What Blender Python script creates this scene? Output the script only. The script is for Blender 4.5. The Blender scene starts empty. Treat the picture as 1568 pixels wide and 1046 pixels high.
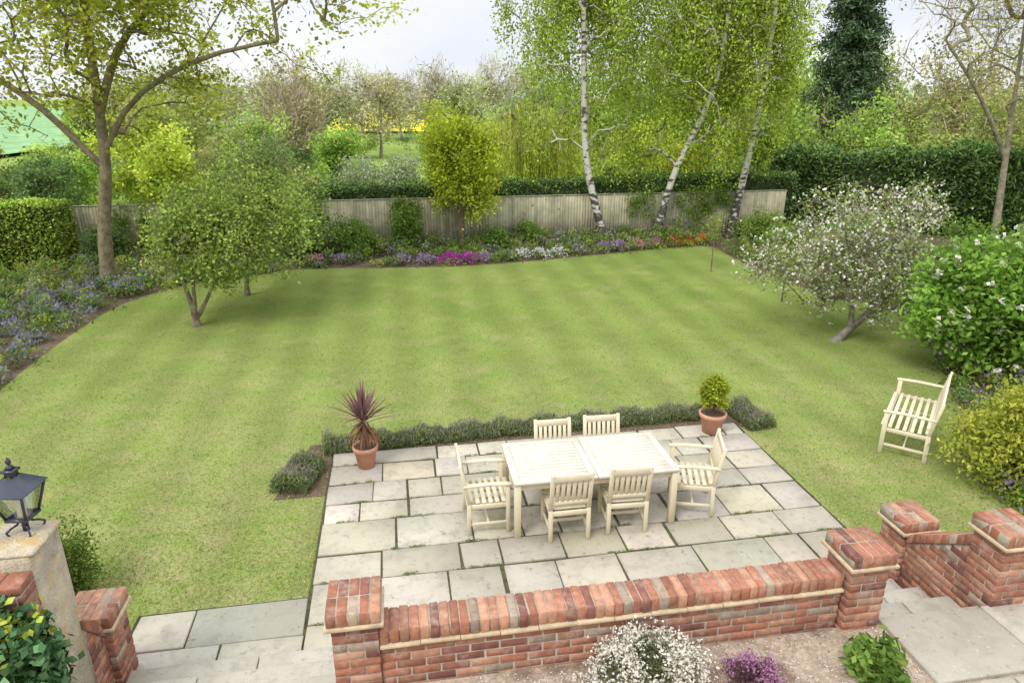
import bpy, math, numpy as np
rng=np.random.default_rng(11)
R=math.radians
scene=bpy.context.scene
# ---------------------------------------------------------------- camera
cam=bpy.data.cameras.new("camera"); co=bpy.data.objects.new("camera",cam); scene.collection.objects.link(co)
co.location=(0,0,4.9); co.rotation_euler=(R(90-19.6),0,0); cam.lens=24; cam.sensor_width=36; cam.clip_end=3000; cam.clip_start=.05
scene.camera=co
scene.view_settings.view_transform='Standard'; scene.view_settings.look='None'; scene.view_settings.exposure=0
# ---------------------------------------------------------------- light
SUN_EL=52; SUN_AZ=215
az=R(SUN_AZ); el=R(SUN_EL)
sl=bpy.data.lights.new("sun",'SUN'); so=bpy.data.objects.new("sun",sl); scene.collection.objects.link(so)
sl.energy=2.1; sl.angle=R(20); sl.color=(1,.96,.9)
from mathutils import Vector
d=Vector((math.sin(az)*math.cos(el),math.cos(az)*math.cos(el),math.sin(el)))
so.rotation_euler=d.to_track_quat('Z','Y').to_euler()
w=bpy.data.worlds.new("World"); scene.world=w; w.use_nodes=True
nt=w.node_tree; N=nt.nodes; Lk=nt.links; N.clear()
out=N.new('ShaderNodeOutputWorld'); bg=N.new('ShaderNodeBackground'); bg.inputs[1].default_value=.12
sky=N.new('ShaderNodeTexSky'); sky.sky_type='NISHITA'; sky.sun_disc=False; sky.sun_elevation=el; sky.sun_rotation=az
tc=N.new('ShaderNodeTexCoord'); mp=N.new('ShaderNodeMapping'); mp.inputs['Scale'].default_value=(1.2,1.2,5)
nz=N.new('ShaderNodeTexNoise'); nz.inputs['Scale'].default_value=2.2; nz.inputs['Detail'].default_value=5; nz.inputs['Roughness'].default_value=.5
cr=N.new('ShaderNodeValToRGB'); cr.color_ramp.elements[0].position=.36; cr.color_ramp.elements[0].color=(7.3,7.65,8.3,1); cr.color_ramp.elements[1].position=.62; cr.color_ramp.elements[1].color=(8.6,8.7,8.9,1)
sep=N.new('ShaderNodeSeparateXYZ'); mr=N.new('ShaderNodeMapRange'); mr.inputs[1].default_value=.12; mr.inputs[2].default_value=.8; mr.inputs[3].default_value=1.0; mr.inputs[4].default_value=2.1
mul=N.new('ShaderNodeVectorMath'); mul.operation='SCALE'
mix=N.new('ShaderNodeMix'); mix.data_type='RGBA'; mix.inputs[0].default_value=.92
Lk.new(tc.outputs['Generated'],mp.inputs[0]); Lk.new(mp.outputs[0],nz.inputs[0]); Lk.new(nz.outputs[0],cr.inputs[0])
Lk.new(tc.outputs['Generated'],sep.inputs[0]); Lk.new(sep.outputs[2],mr.inputs[0]); Lk.new(cr.outputs[0],mul.inputs[0]); Lk.new(mr.outputs[0],mul.inputs['Scale'])
Lk.new(sky.outputs[0],mix.inputs[6]); Lk.new(mul.outputs[0],mix.inputs[7]); Lk.new(mix.outputs[2],bg.inputs[0]); Lk.new(bg.outputs[0],out.inputs[0])
# ---------------------------------------------------------------- garden frame
FA=R(9.5); OX,OY=-1.33,3.92; ex=np.array([math.cos(FA),math.sin(FA)]); ey=np.array([-math.sin(FA),math.cos(FA)])
def F(a,b,z=0): 
    p=np.array([OX,OY])+a*ex+b*ey; return np.array([p[0],p[1],z])
def Farr(A):
    A=np.asarray(A,float); o=A.copy(); o[:,0]=OX+A[:,0]*ex[0]+A[:,1]*ey[0]; o[:,1]=OY+A[:,0]*ex[1]+A[:,1]*ey[1]; return o
# ---------------------------------------------------------------- materials
def newmat(name):
    m=bpy.data.materials.new(name); m.use_nodes=True; m.node_tree.nodes.clear(); return m,m.node_tree.nodes,m.node_tree.links
def leafmat(name,trans=.35,glossy=.0):
    m,n,l=newmat(name); o=n.new('ShaderNodeOutputMaterial'); a=n.new('ShaderNodeAttribute'); a.attribute_name='col'
    p=n.new('ShaderNodeBsdfDiffuse'); l.new(a.outputs['Color'],p.inputs['Color']); last=p.outputs[0]
    if trans:
        t=n.new('ShaderNodeBsdfTranslucent'); mx=n.new('ShaderNodeMixShader'); mx.inputs[0].default_value=trans
        l.new(a.outputs['Color'],t.inputs['Color']); l.new(last,mx.inputs[1]); l.new(t.outputs[0],mx.inputs[2]); last=mx.outputs[0]
    if glossy:
        g=n.new('ShaderNodeBsdfGlossy'); g.inputs['Roughness'].default_value=.45; mx=n.new('ShaderNodeMixShader'); mx.inputs[0].default_value=glossy
        l.new(last,mx.inputs[1]); l.new(g.outputs[0],mx.inputs[2]); last=mx.outputs[0]
    l.new(last,o.inputs[0]); return m
def surf(name,scale=8,amp=.35,rough=.8,bump=.3,bscale=60,attr=True,base=(.3,.3,.3),spots=None,vec='Object',spec=.3,dist=.01):
    m,n,l=newmat(name); o=n.new('ShaderNodeOutputMaterial'); p=n.new('ShaderNodeBsdfPrincipled'); l.new(p.outputs[0],o.inputs[0])
    p.inputs['Roughness'].default_value=rough; p.inputs['Specular IOR Level'].default_value=spec
    tc=n.new('ShaderNodeTexCoord'); g=n.new('ShaderNodeTexNoise'); g.inputs['Scale'].default_value=scale; g.inputs['Detail'].default_value=5; g.inputs['Roughness'].default_value=.65
    l.new(tc.outputs[vec],g.inputs[0])
    mr=n.new('ShaderNodeMapRange'); mr.inputs[1].default_value=.3; mr.inputs[2].default_value=.7; mr.inputs[3].default_value=1-amp; mr.inputs[4].default_value=1+amp; l.new(g.outputs[0],mr.inputs[0])
    sc=n.new('ShaderNodeVectorMath'); sc.operation='SCALE'
    if attr:
        a=n.new('ShaderNodeAttribute'); a.attribute_name='col'; l.new(a.outputs['Color'],sc.inputs[0])
    else: sc.inputs[0].default_value=base
    l.new(mr.outputs[0],sc.inputs['Scale']); last=sc.outputs[0]
    if spots:
        for sp in spots:
            (s,lo,hi,c)=sp[:4]; mxv=sp[4] if len(sp)>4 else 1
            q=n.new('ShaderNodeTexNoise'); q.inputs['Scale'].default_value=s; q.inputs['Detail'].default_value=5; q.inputs['Roughness'].default_value=.7; l.new(tc.outputs[vec],q.inputs[0])
            r=n.new('ShaderNodeMapRange'); r.inputs[1].default_value=lo; r.inputs[2].default_value=hi; r.inputs[4].default_value=mxv; l.new(q.outputs[0],r.inputs[0])
            mx=n.new('ShaderNodeMix'); mx.data_type='RGBA'; l.new(r.outputs[0],mx.inputs[0]); l.new(last,mx.inputs[6]); mx.inputs[7].default_value=(*c,1); last=mx.outputs[2]
    l.new(last,p.inputs['Base Color'])
    b=n.new('ShaderNodeTexNoise'); b.inputs['Scale'].default_value=bscale; b.inputs['Detail'].default_value=3; l.new(tc.outputs[vec],b.inputs[0])
    bp=n.new('ShaderNodeBump'); bp.inputs['Strength'].default_value=bump; bp.inputs['Distance'].default_value=dist; l.new(b.outputs[0],bp.inputs['Height']); l.new(bp.outputs[0],p.inputs['Normal'])
    return m
M_leaf=leafmat("leaf",.42); M_hedge=leafmat("hedge_leaf",.0,.03); M_flower=leafmat("petal",.3); M_grass=leafmat("grass_blade",0)
M_bark=surf("bark",6,.5,.9,.8,30,dist=.03)
M_twig=leafmat("twig",0)
M_brick=surf("brick",14,.28,.85,.6,90,spots=[(7,.52,.74,(.38,.33,.27),.7),(19,.58,.75,(.12,.10,.09),.8)])
M_mortar=surf("mortar",20,.25,.95,.6,120,attr=False,base=(.38,.33,.26))
M_creasing=surf("creasing_tile",9,.25,.9,.4,80,attr=False,base=(.50,.39,.25),spots=[(6,.52,.68,(.33,.24,.18),.75)])
M_stone=surf("sandstone_paving",2.2,.22,.8,.5,40,spots=[(1.1,.44,.68,(.26,.235,.175),.8),(5,.50,.70,(.29,.275,.22),.7),(14,.58,.70,(.14,.13,.10),.65),(34,.62,.70,(.56,.54,.48),.75)],dist=.006)
M_joint=surf("joint_soil",12,.5,.95,.6,60,attr=False,base=(.08,.07,.04),spots=[(4,.5,.65,(.09,.13,.03))])
M_wood=surf("pale_painted_wood",5,.07,.55,.15,30,attr=False,base=(.66,.59,.42),spots=[(3,.6,.85,(.5,.46,.36))],dist=.003)
M_woodtop=surf("weathered_table_wood",5,.1,.65,.15,30,attr=False,base=(.58,.53,.45),spots=[(2,.5,.75,(.48,.42,.34),.7)],dist=.003)
M_terra=surf("terracotta",7,.15,.85,.2,60,attr=False,base=(.58,.30,.20),spots=[(5,.6,.8,(.6,.42,.33))],dist=.004)
M_soil=surf("soil",3,.4,.95,1,25,attr=False,base=(.13,.09,.06),spots=[(9,.55,.7,(.22,.165,.12))],dist=.04)
M_gravel=surf("gravel_bed",5,.35,.95,1,80,attr=False,base=(.44,.34,.25),spots=[(22,.5,.62,(.58,.5,.4)),(3,.5,.64,(.19,.125,.085),.85)],dist=.02)
M_pebble=surf("pebble",15,.2,.8,.2,60)
M_fence=surf("fence_wood",3,.25,.9,.4,50,spots=[(1.2,.5,.75,(.2,.22,.13),.5)],dist=.006)
M_black=surf("black_iron",20,.2,.35,.1,60,attr=False,base=(.025,.03,.05),spec=.6)
M_render=surf("weathered_render",5,.25,.95,.7,50,attr=False,base=(.50,.43,.31),spots=[(3,.42,.62,(.34,.30,.24)),(7,.52,.66,(.48,.33,.12),.8),(20,.56,.7,(.17,.15,.12),.7)],dist=.02)
M_core=surf("hedge_core",5,.4,1,.5,30,attr=False,base=(.035,.055,.018))
def birchmat():
    m,n,l=newmat("birch_bark"); o=n.new('ShaderNodeOutputMaterial'); p=n.new('ShaderNodeBsdfPrincipled'); l.new(p.outputs[0],o.inputs[0]); p.inputs['Roughness'].default_value=.8
    tc=n.new('ShaderNodeTexCoord'); mp=n.new('ShaderNodeMapping'); mp.inputs['Scale'].default_value=(2.4,2.4,5); l.new(tc.outputs['Object'],mp.inputs[0])
    g=n.new('ShaderNodeTexNoise'); g.inputs['Scale'].default_value=1.8; g.inputs['Detail'].default_value=7; l.new(mp.outputs[0],g.inputs[0])
    sp=n.new('ShaderNodeSeparateXYZ'); l.new(tc.outputs['Object'],sp.inputs[0]); hr=n.new('ShaderNodeMapRange'); hr.inputs[1].default_value=0; hr.inputs[2].default_value=2.6; hr.inputs[3].default_value=.19; hr.inputs[4].default_value=.01; l.new(sp.outputs[2],hr.inputs[0])
    ad=n.new('ShaderNodeMath'); ad.operation='ADD'; l.new(g.outputs[0],ad.inputs[0]); l.new(hr.outputs[0],ad.inputs[1])
    r=n.new('ShaderNodeValToRGB'); e=r.color_ramp.elements; e[0].position=.51; e[0].color=(.56,.53,.47,1); e[1].position=.62; e[1].color=(.07,.06,.05,1); l.new(ad.outputs[0],r.inputs[0]); l.new(r.outputs[0],p.inputs['Base Color']); return m
M_birch=birchmat()
# ---------------------------------------------------------------- mesh helpers
def link(o,parent=None):
    scene.collection.objects.link(o)
    if parent: o.parent=parent
    return o
def empty(name):
    e=bpy.data.objects.new(name,None); scene.collection.objects.link(e); return e
def mesh_np(name,V,Fc,col,mat,parent=None,smooth=False,mats=None,midx=None):
    me=bpy.data.meshes.new(name); V=np.asarray(V,np.float32); Fc=np.asarray(Fc,np.int32); k=Fc.shape[1]
    me.vertices.add(len(V)); me.vertices.foreach_set('co',V.ravel()); me.loops.add(Fc.size); me.loops.foreach_set('vertex_index',Fc.ravel())
    me.polygons.add(len(Fc)); me.polygons.foreach_set('loop_start',np.arange(0,Fc.size,k,dtype=np.int32))
    if smooth: me.polygons.foreach_set('use_smooth',np.ones(len(Fc),bool))
    if mats:
        for q in mats: me.materials.append(q)
        me.polygons.foreach_set('material_index',np.asarray(midx,np.int32))
    else: me.materials.append(mat)
    me.update(calc_edges=True)
    if col is not None:
        c=np.ones((len(V),4),np.float32); c[:,:3]=col; a=me.attributes.new('col','FLOAT_COLOR','POINT'); a.data.foreach_set('color',c.ravel())
    o=bpy.data.objects.new(name,me); return link(o,parent)
def unit(a): return a/np.maximum(np.linalg.norm(a,axis=-1,keepdims=True),1e-9)
class Fol:
    def __init__(s,gain=(1.27,1.22,1.17)): s.V=[];s.C=[];s.g=np.array(gain)
    def leaves(s,P,L,W,C,up=.5,ddir=None,dstr=0.):
        n=len(P)
        if n==0: return
        nn=unit(rng.normal(size=(n,3))+np.array([0,0,up])); r=rng.normal(size=(n,3))
        if ddir is not None: r=r*(1-dstr)+np.asarray(ddir)*dstr*2
        if ddir is not None:
            dd=unit(r); ss=unit(np.cross(nn,dd))
        else:
            dd=unit(np.cross(nn,r)); ss=np.cross(nn,dd)
        L=(np.ones(n)*L*rng.uniform(.7,1.3,n))[:,None]; W=(np.ones(n)*W*rng.uniform(.7,1.3,n))[:,None]
        v=np.stack([P-dd*L/2,P+ss*W/2+dd*L*.05,P+dd*L/2,P-ss*W/2+dd*L*.05],1); s.V.append(v.reshape(-1,3)); s.C.append(np.repeat(np.clip(C*s.g,0,.82),4,0))
    def build(s,name,mat,parent=None):
        V=np.concatenate(s.V); C=np.concatenate(s.C); return mesh_np(name,V,np.arange(len(V)).reshape(-1,4),C,mat,parent)
def pal(n,c0,c1,var=.15):
    t=rng.random((n,1)); return (np.array(c0)*(1-t)+np.array(c1)*t)*(1+rng.normal(size=(n,1))*var)
class Tubes:
    def __init__(s): s.V=[];s.F=[];s.C=[];s.n=0
    def tube(s,P,r,sides,col):
        P=np.asarray(P,float); m=len(P); r=np.asarray(r,float)
        T=unit(np.gradient(P,axis=0)); ref=np.array([.31,.17,.93]) if abs(T[0][2])<.8 else np.array([.9,.3,.1])
        A=unit(np.cross(T,ref)); B=np.cross(T,A); th=np.arange(sides)/sides*2*np.pi
        V=P[:,None]+r[:,None,None]*(np.cos(th)[None,:,None]*A[:,None]+np.sin(th)[None,:,None]*B[:,None])
        i=np.arange(m-1)[:,None]*sides; j=np.arange(sides)[None]; jn=(j+1)%sides
        f=np.stack([i+j,i+jn,i+sides+jn,i+sides+j],-1).reshape(-1,4)+s.n
        s.V.append(V.reshape(-1,3)); s.F.append(f); s.C.append(np.tile(np.array(col),(m*sides,1))); s.n+=m*sides
    def build(s,name,mat,parent=None):
        return mesh_np(name,np.concatenate(s.V),np.concatenate(s.F),np.concatenate(s.C),mat,parent,smooth=True)
def smoothpath(pts,n):
    pts=np.asarray(pts,float); t=np.linspace(0,len(pts)-1,n); o=[]
    for x in t:
        i=min(int(x),len(pts)-2); f=x-i; p0=pts[max(i-1,0)];p1=pts[i];p2=pts[i+1];p3=pts[min(i+2,len(pts)-1)]
        o.append(.5*((2*p1)+(-p0+p2)*f+(2*p0-5*p1+4*p2-p3)*f*f+(-p0+3*p1-3*p2+p3)*f**3))
    return np.array(o)
def lumpy_pts(n,c,r,power=.5,lump=.3,seed=0,zmin=None):
    g=np.random.default_rng(seed+5); D=unit(g.normal(size=(n*2,3))); k=g.normal(size=(6,3))*2.2; ph=g.random(6)*6.28
    f=sum(np.sin(D@k[i]+ph[i]) for i in range(6))/3.0
    rad=(g.random(n*2)**power)*(1-lump*.5+lump*f*.6); P=np.array(c)+D*rad[:,None]*np.array(r)
    if zmin is not None: P=P[P[:,2]>zmin]
    return P[:n]
def skeleton(tb,trunks,T,R0,rt=.006,step=.4,col=(.12,.1,.07),arc=.15,down=.5,sides=5,wig=.05):
    pos=[];par=[];limbs=[]
    for k,t in enumerate(trunks):
        if k==0: p0=-1
        else:
            q=np.array(pos); p0=int(np.argmin(((q-t[0])**2).sum(1)))
        idx=[]
        for i,p in enumerate(t):
            pos.append(np.array(p,float)); par.append(p0 if i==0 else len(pos)-2); idx.append(len(pos)-1)
        limbs.append(idx)
    P=np.zeros((len(pos)+len(T)*40,3)); n=len(pos); P[:n]=pos; plen=np.zeros(len(P))
    for i in range(n):
        if par[i]>=0: plen[i]=plen[par[i]]+np.linalg.norm(P[i]-P[par[i]])
    allt=P[:n].copy()
    dmin=np.sqrt(((T[:,None]-allt[None])**2).sum(2)).min(1); order=np.argsort(dmin+rng.normal(size=len(T))*.2)
    for ti in order:
        t=T[ti]; q=P[:n]; dv=t-q; dist=np.linalg.norm(dv,axis=1)
        cost=dist+down*np.maximum(0,q[:,2]+.15*dist-t[2])+.12*plen[:n]; cost[0]=1e9
        j=int(np.argmin(cost)); a=q[j].copy(); L=dist[j]; m=max(2,int(L/step)+1); pj=par[j] if par[j]>=0 else j
        pd=unit(a-P[pj]+1e-6); mid=a+(t-a)*.5+np.array([0,0,arc*L])+pd*.15*L+rng.normal(size=3)*wig*L
        u=np.linspace(0,1,m+1)[1:,None]; c=(1-u)**2*a+2*u*(1-u)*mid+u*u*t; c[:-1]+=rng.normal(size=(m-1,3))*wig*.4*step
        ids=[j]
        for i in range(m):
            if n>=len(P): break
            P[n]=c[i]; par.append(ids[-1]); plen[n]=plen[ids[-1]]+L/m; ids.append(n); n+=1
        limbs.append(ids)
    cnt=np.zeros(n); haschild=np.zeros(n,bool)
    for i in range(n):
        if par[i]>=0: haschild[par[i]]=True
    cnt[~haschild]=1
    for i in range(n-1,0,-1):
        if par[i]>=0: cnt[par[i]]+=cnt[i]
    r=np.maximum(rt,R0*(cnt/cnt[0])**.5)
    ids=limbs[0]; r[ids]=np.maximum(r[ids]*.5, R0*np.linspace(1,.25,len(ids))); r[ids[0]]*=1.3
    for k,ids in enumerate(limbs):
        rr=r[ids].copy(); 
        if k>=len(trunks): rr[0]=min(rr[0],rr[1]*1.25)
        elif k>0: rr=np.minimum(rr,R0*np.linspace(.62,.25,len(ids))); r[ids]=rr
        big=rr.max()>.05
        tb.tube(P[ids],rr,10 if k<len(trunks) else (7 if big else (sides if rr.max()>.02 else 3)),col)
    return P[:n]
def clumps(fo,T,per,sig,L,W,c0,c1,up=.5,var=.12,cvar=.18,ddir=None,dstr=0,elong=(1,1,1),off=(0,0,0)):
    n=len(T); k=np.repeat(np.arange(n),per); b=1+rng.normal(size=n)*cvar
    P=T[k]+rng.normal(size=(len(k),3))*sig*np.array(elong)+np.array(off)
    C=pal(len(k),c0,c1,var)*b[k][:,None]; fo.leaves(P,L,W,C,up,ddir,dstr); return P
class Boxes:
    def __init__(s): s.V=[];s.C=[];s.M=[]
    def box(s,a0,a1,b0,b1,z0,z1,col=(.5,.5,.5),jit=0,frame=True,mi=0):
        v=np.array([[a0,b0,z0],[a1,b0,z0],[a1,b1,z0],[a0,b1,z0],[a0,b0,z1],[a1,b0,z1],[a1,b1,z1],[a0,b1,z1]],float)
        if jit: v+=rng.uniform(-jit,jit,(8,3))
        if frame: v=Farr(v)
        s.V.append(v); s.C.append(np.tile(col,(8,1))); s.M+= [mi]*6
    def beam(s,p0,p1,w,t,side=(1,0,0),mi=0,w1=None,t1=None,col=(.5,.5,.5)):
        p0=np.array(p0,float);p1=np.array(p1,float);d=unit(p1-p0);sd=np.array(side,float);sd=unit(sd-d*(sd@d));n=np.cross(d,sd)
        w1=w1 or w;t1=t1 or t
        v=[p0-sd*w/2-n*t/2,p0+sd*w/2-n*t/2,p0+sd*w/2+n*t/2,p0-sd*w/2+n*t/2,p1-sd*w1/2-n*t1/2,p1+sd*w1/2-n*t1/2,p1+sd*w1/2+n*t1/2,p1-sd*w1/2+n*t1/2]
        s.V.append(np.array(v)); s.C.append(np.tile(col,(8,1))); s.M+=[mi]*6
    def build(s,name,mat,parent=None,bevel=0,mats=None):
        V=np.concatenate(s.V); n=len(s.V); f=np.array([[0,3,2,1],[4,5,6,7],[0,1,5,4],[1,2,6,5],[2,3,7,6],[3,0,4,7]])
        Fc=(f[None]+np.arange(n)[:,None,None]*8).reshape(-1,4)
        o=mesh_np(name,V,Fc,np.concatenate(s.C),mat,parent,mats=mats,midx=s.M)
        if bevel:
            b=o.modifiers.new("bevel",'BEVEL'); b.width=bevel; b.segments=1; b.limit_method='ANGLE'
        return o
def sheet(name,pts,z,mat):
    me=bpy.data.meshes.new(name); me.from_pydata([(p[0],p[1],z) for p in pts],[],[list(range(len(pts)))]); me.materials.append(mat); me.update(); return link(bpy.data.objects.new(name,me))
def lathe(prof,seg=28,center=(0,0)):
    th=np.arange(seg)/seg*2*np.pi; P=np.array(prof); m=len(P)
    V=np.stack([np.outer(P[:,0],np.cos(th))+center[0],np.outer(P[:,0],np.sin(th))+center[1],np.repeat(P[:,1:2],seg,1)],-1).reshape(-1,3)
    i=np.arange(m-1)[:,None]*seg; j=np.arange(seg)[None]; jn=(j+1)%seg
    return V,np.stack([i+j,i+jn,i+seg+jn,i+seg+j],-1).reshape(-1,4)
# ---------------------------------------------------------------- ground sheets
def groundmat(name,cols,sc=.4,fine=30,stripes=False,bump=.5):
    m,n,l=newmat(name); o=n.new('ShaderNodeOutputMaterial'); p=n.new('ShaderNodeBsdfDiffuse'); l.new(p.outputs[0],o.inputs[0])
    tc=n.new('ShaderNodeTexCoord')
    def noise(s,det=4,r=.65):
        g=n.new('ShaderNodeTexNoise'); g.inputs['Scale'].default_value=s; g.inputs['Detail'].default_value=det; g.inputs['Roughness'].default_value=r; l.new(tc.outputs['Object'],g.inputs[0]); return g.outputs[0]
    def mixc(f,a,b):
        mx=n.new('ShaderNodeMix'); mx.data_type='RGBA'
        if hasattr(f,'is_linked'): l.new(f,mx.inputs[0])
        else: mx.inputs[0].default_value=f
        for v,i in ((a,6),(b,7)):
            if isinstance(v,tuple): mx.inputs[i].default_value=(*v,1)
            else: l.new(v,mx.inputs[i])
        return mx.outputs[2]
    def rng_(x,lo,hi,a=0,b=1):
        r=n.new('ShaderNodeMapRange'); r.inputs[1].default_value=lo; r.inputs[2].default_value=hi; r.inputs[3].default_value=a; r.inputs[4].default_value=b; l.new(x,r.inputs[0]); return r.outputs[0]
    c=mixc(rng_(noise(sc),.35,.65),cols[0],cols[1])
    c=mixc(rng_(noise(sc*7),.5,.72,0,.75),c,cols[2])
    if len(cols)>3:
        c=mixc(rng_(noise(sc*3.2,7,.75),.50,.68,0,.6),c,cols[3])
        sp=n.new('ShaderNodeSeparateXYZ'); l.new(tc.outputs['Object'],sp.inputs[0]); wn=rng_(noise(1.5,7,.75),.40,.60,0,1); wy=rng_(sp.outputs[1],5,16,.9,0)
        mm=n.new('ShaderNodeMath'); mm.operation='MULTIPLY'; l.new(wn,mm.inputs[0]); l.new(wy,mm.inputs[1]); c=mixc(mm.outputs[0],c,cols[3])
        gr=rng_(noise(2.3,6,.7),.56,.68,0,.6); c=mixc(gr,c,cols[4])
    if stripes:
        for ang,per,amt in ((FA,1.1,.075),(FA+R(50),2.2,.035)):
            mp=n.new('ShaderNodeMapping'); mp.inputs['Rotation'].default_value=(0,0,-ang); l.new(tc.outputs['Object'],mp.inputs[0])
            wv=n.new('ShaderNodeTexWave'); wv.inputs['Scale'].default_value=6.283/20/per; wv.inputs['Distortion'].default_value=1.3; wv.inputs['Detail'].default_value=2; wv.inputs['Detail Scale'].default_value=.6; l.new(mp.outputs[0],wv.inputs[0])
            s=rng_(wv.outputs['Fac'],.1,.9,1-amt,1+amt); v=n.new('ShaderNodeVectorMath'); v.operation='SCALE'; l.new(c,v.inputs[0]); l.new(s,v.inputs['Scale']); c=v.outputs[0]
    s=rng_(noise(fine,3,.8),.3,.7,.66,1.34); v=n.new('ShaderNodeVectorMath'); v.operation='SCALE'; l.new(c,v.inputs[0]); l.new(s,v.inputs['Scale']); c=v.outputs[0]
    l.new(c,p.inputs['Color'])
    return m
M_lawn=groundmat("lawn_grass",[(.155,.213,.05),(.195,.245,.065),(.175,.235,.055),(.28,.26,.12),(.115,.18,.04)],.35,32,True)
M_meadow=groundmat("meadow_grass",[(.20,.29,.07),(.26,.33,.09),(.18,.26,.06)],.05,3)
M_field=groundmat("crop_field",[(.22,.37,.18),(.25,.40,.20),(.23,.38,.19)],.01,.5,bump=.1)
M_rape=groundmat("rapeseed",[(.62,.54,.05),(.68,.6,.07),(.6,.52,.06)],.02,.5,bump=.1)
sheet("ground",[(-1500,-60),(1500,-60),(1500,2500),(-1500,2500)],-.03,M_meadow)
sheet("crop_field",[(-260,60),(-44,60),(-80,420),(-500,420)],.3,M_field)
sheet("rapeseed_field",[(-28,105),(-13,105),(-34,330),(-76,330)],.3,M_rape)
lawn=[(-9.1,11.1),(-9.35,12.2),(-9.65,13.9),(-9.85,15.8),(-9.66,17.25),(-8.7,18.7),(-6.86,20.2),(-3.7,20.5),(-1.69,20.7),(.33,21.3),(2.53,22.2),(4.9,23.2),(6.86,23.7),(7.24,21.5),(7.66,19.7),(8.0,18.2),(9.2,16.2),(9.3,15),(8.35,12.4),(7.7,10.9),(7.2,9.4),(6.6,8.3),(6.4,7.2),(6.4,5.5)]
lp=smoothpath(lawn,150)
lawnpoly=[tuple(p) for p in lp]+[(6.2,4.9),(-9,4.0),(-9.2,8)]
sheet("lawn",lawnpoly,0.0,M_lawn)
sheet("flower_bed_soil",[(-19,4),(19,4),(19,24.5),(10.5,27.5),(10.0,25.75),(-14.3,21.6),(-19,20.8)],-.015,M_soil)
T0=.69
tb=[F(-9,-8),F(14,-8),F(14,.06),F(5.6,.06),F(5.6,.02),F(-1.9,.02),F(-9,.02)]
sheet("terrace_gravel",[p[:2] for p in tb],T0,M_gravel)
# ---------------------------------------------------------------- patio
def slabs(bx,a0,a1,b0,b1,z,rows,widths,th=.06,gap=.013):
    b=b0;i=0
    while b<b1-.1:
        h=min(rows[i%len(rows)],b1-b); 
        if b1-(b+h)<.2: h=b1-b
        a=a0; 
        while a<a1-.05:
            wd=rng.choice(widths)
            if a1-(a+wd)<.3: wd=a1-a
            t=rng.uniform(-1,1); col=np.array([.47,.43,.345])*(1+t*.16)*np.array([1+rng.normal()*.025,1,1+rng.normal()*.05])
            bx.box(a+gap*rng.uniform(.3,1.7),a+wd-gap*rng.uniform(.3,1.7),b+gap*rng.uniform(.3,1.7),b+h-gap*rng.uniform(.3,1.7),z-th,z+rng.uniform(-.003,.003),col,.007); a+=wd
        b+=h;i+=1
bx=Boxes()
rng=np.random.default_rng(5)
slabs(bx,-.45,4.15,.30,1.05,.022,[.45,.4],[.6,.75,.9])
slabs(bx,-.45,5.8,1.05,5.05,.022,[.5,.62,.48,.62,.42,.48],[.45,.6,.72,.9])
slabs(bx,-2.1,-.45,1.09,1.98,.022,[.36,.56],[.55,.9])
pat=bx.build("stone_patio",M_stone,None,.007)
jb=Boxes(); jb.box(-.47,5.82,1.05,5.06,-.1,.008); jb.box(-.47,4.16,.2,1.05,-.1,.008); jb.box(-2.12,-.47,.3,1.99,-.1,.008); jb.box(4.16,5.6,.6,1.05,-.1,.008)
jb.build("patio_joints",M_joint)
def steps(name,a0,a1,b_top,n=4,tread=.34):
    s=Boxes()
    for i in range(n):
        z1=T0*(n-i-1)/n; bb0=b_top+i*tread
        if z1<=0.01: continue
        m=a0+(a1-a0)*rng.uniform(.35,.6)
        for (p,q) in ((a0,m-.006),(m+.006,a1)):
            k=np.array([.54,.50,.42])*rng.uniform(.9,1.08); s.box(p,q,bb0-.03,bb0+tread,z1-.05,z1+.0,k,.003)
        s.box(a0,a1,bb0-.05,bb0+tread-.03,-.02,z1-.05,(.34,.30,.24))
    return s.build(name,M_stone,None,.006)
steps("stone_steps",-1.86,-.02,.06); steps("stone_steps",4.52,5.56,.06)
pb=Boxes(); slabs(pb,4.50,6.2,-2.6,.05,T0+.03,[.62,.7,.6,.75],[.62,.85,1.0]); slabs(pb,-1.76,-.02,-.9,.05,T0+.03,[.5],[.6,.8]); pb.build("stone_path",M_stone,None,.006)
fo=Fol(); n=900; A=rng.uniform(-.4,5.75,n); JB=np.array([1.05,1.55,2.17,2.65,3.27,3.69,4.17,4.67]); B=rng.choice(JB,n)+rng.normal(size=n)*.008
dens=np.sin(A*3.1+B*2)+np.sin(A*7.3-B)>.4; A=A[dens];B=B[dens]; k=np.repeat(np.arange(len(A)),12)
P=Farr(np.stack([A[k]+rng.normal(size=len(k))*.03,B[k]+rng.normal(size=len(k))*.008,np.full(len(k),.022)+rng.random(len(k))*.015],1)); fo.leaves(P,.03,.008,pal(len(k),(.08,.12,.03),(.17,.22,.06)),.8); fo.build("joint_weeds",M_grass)
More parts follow.
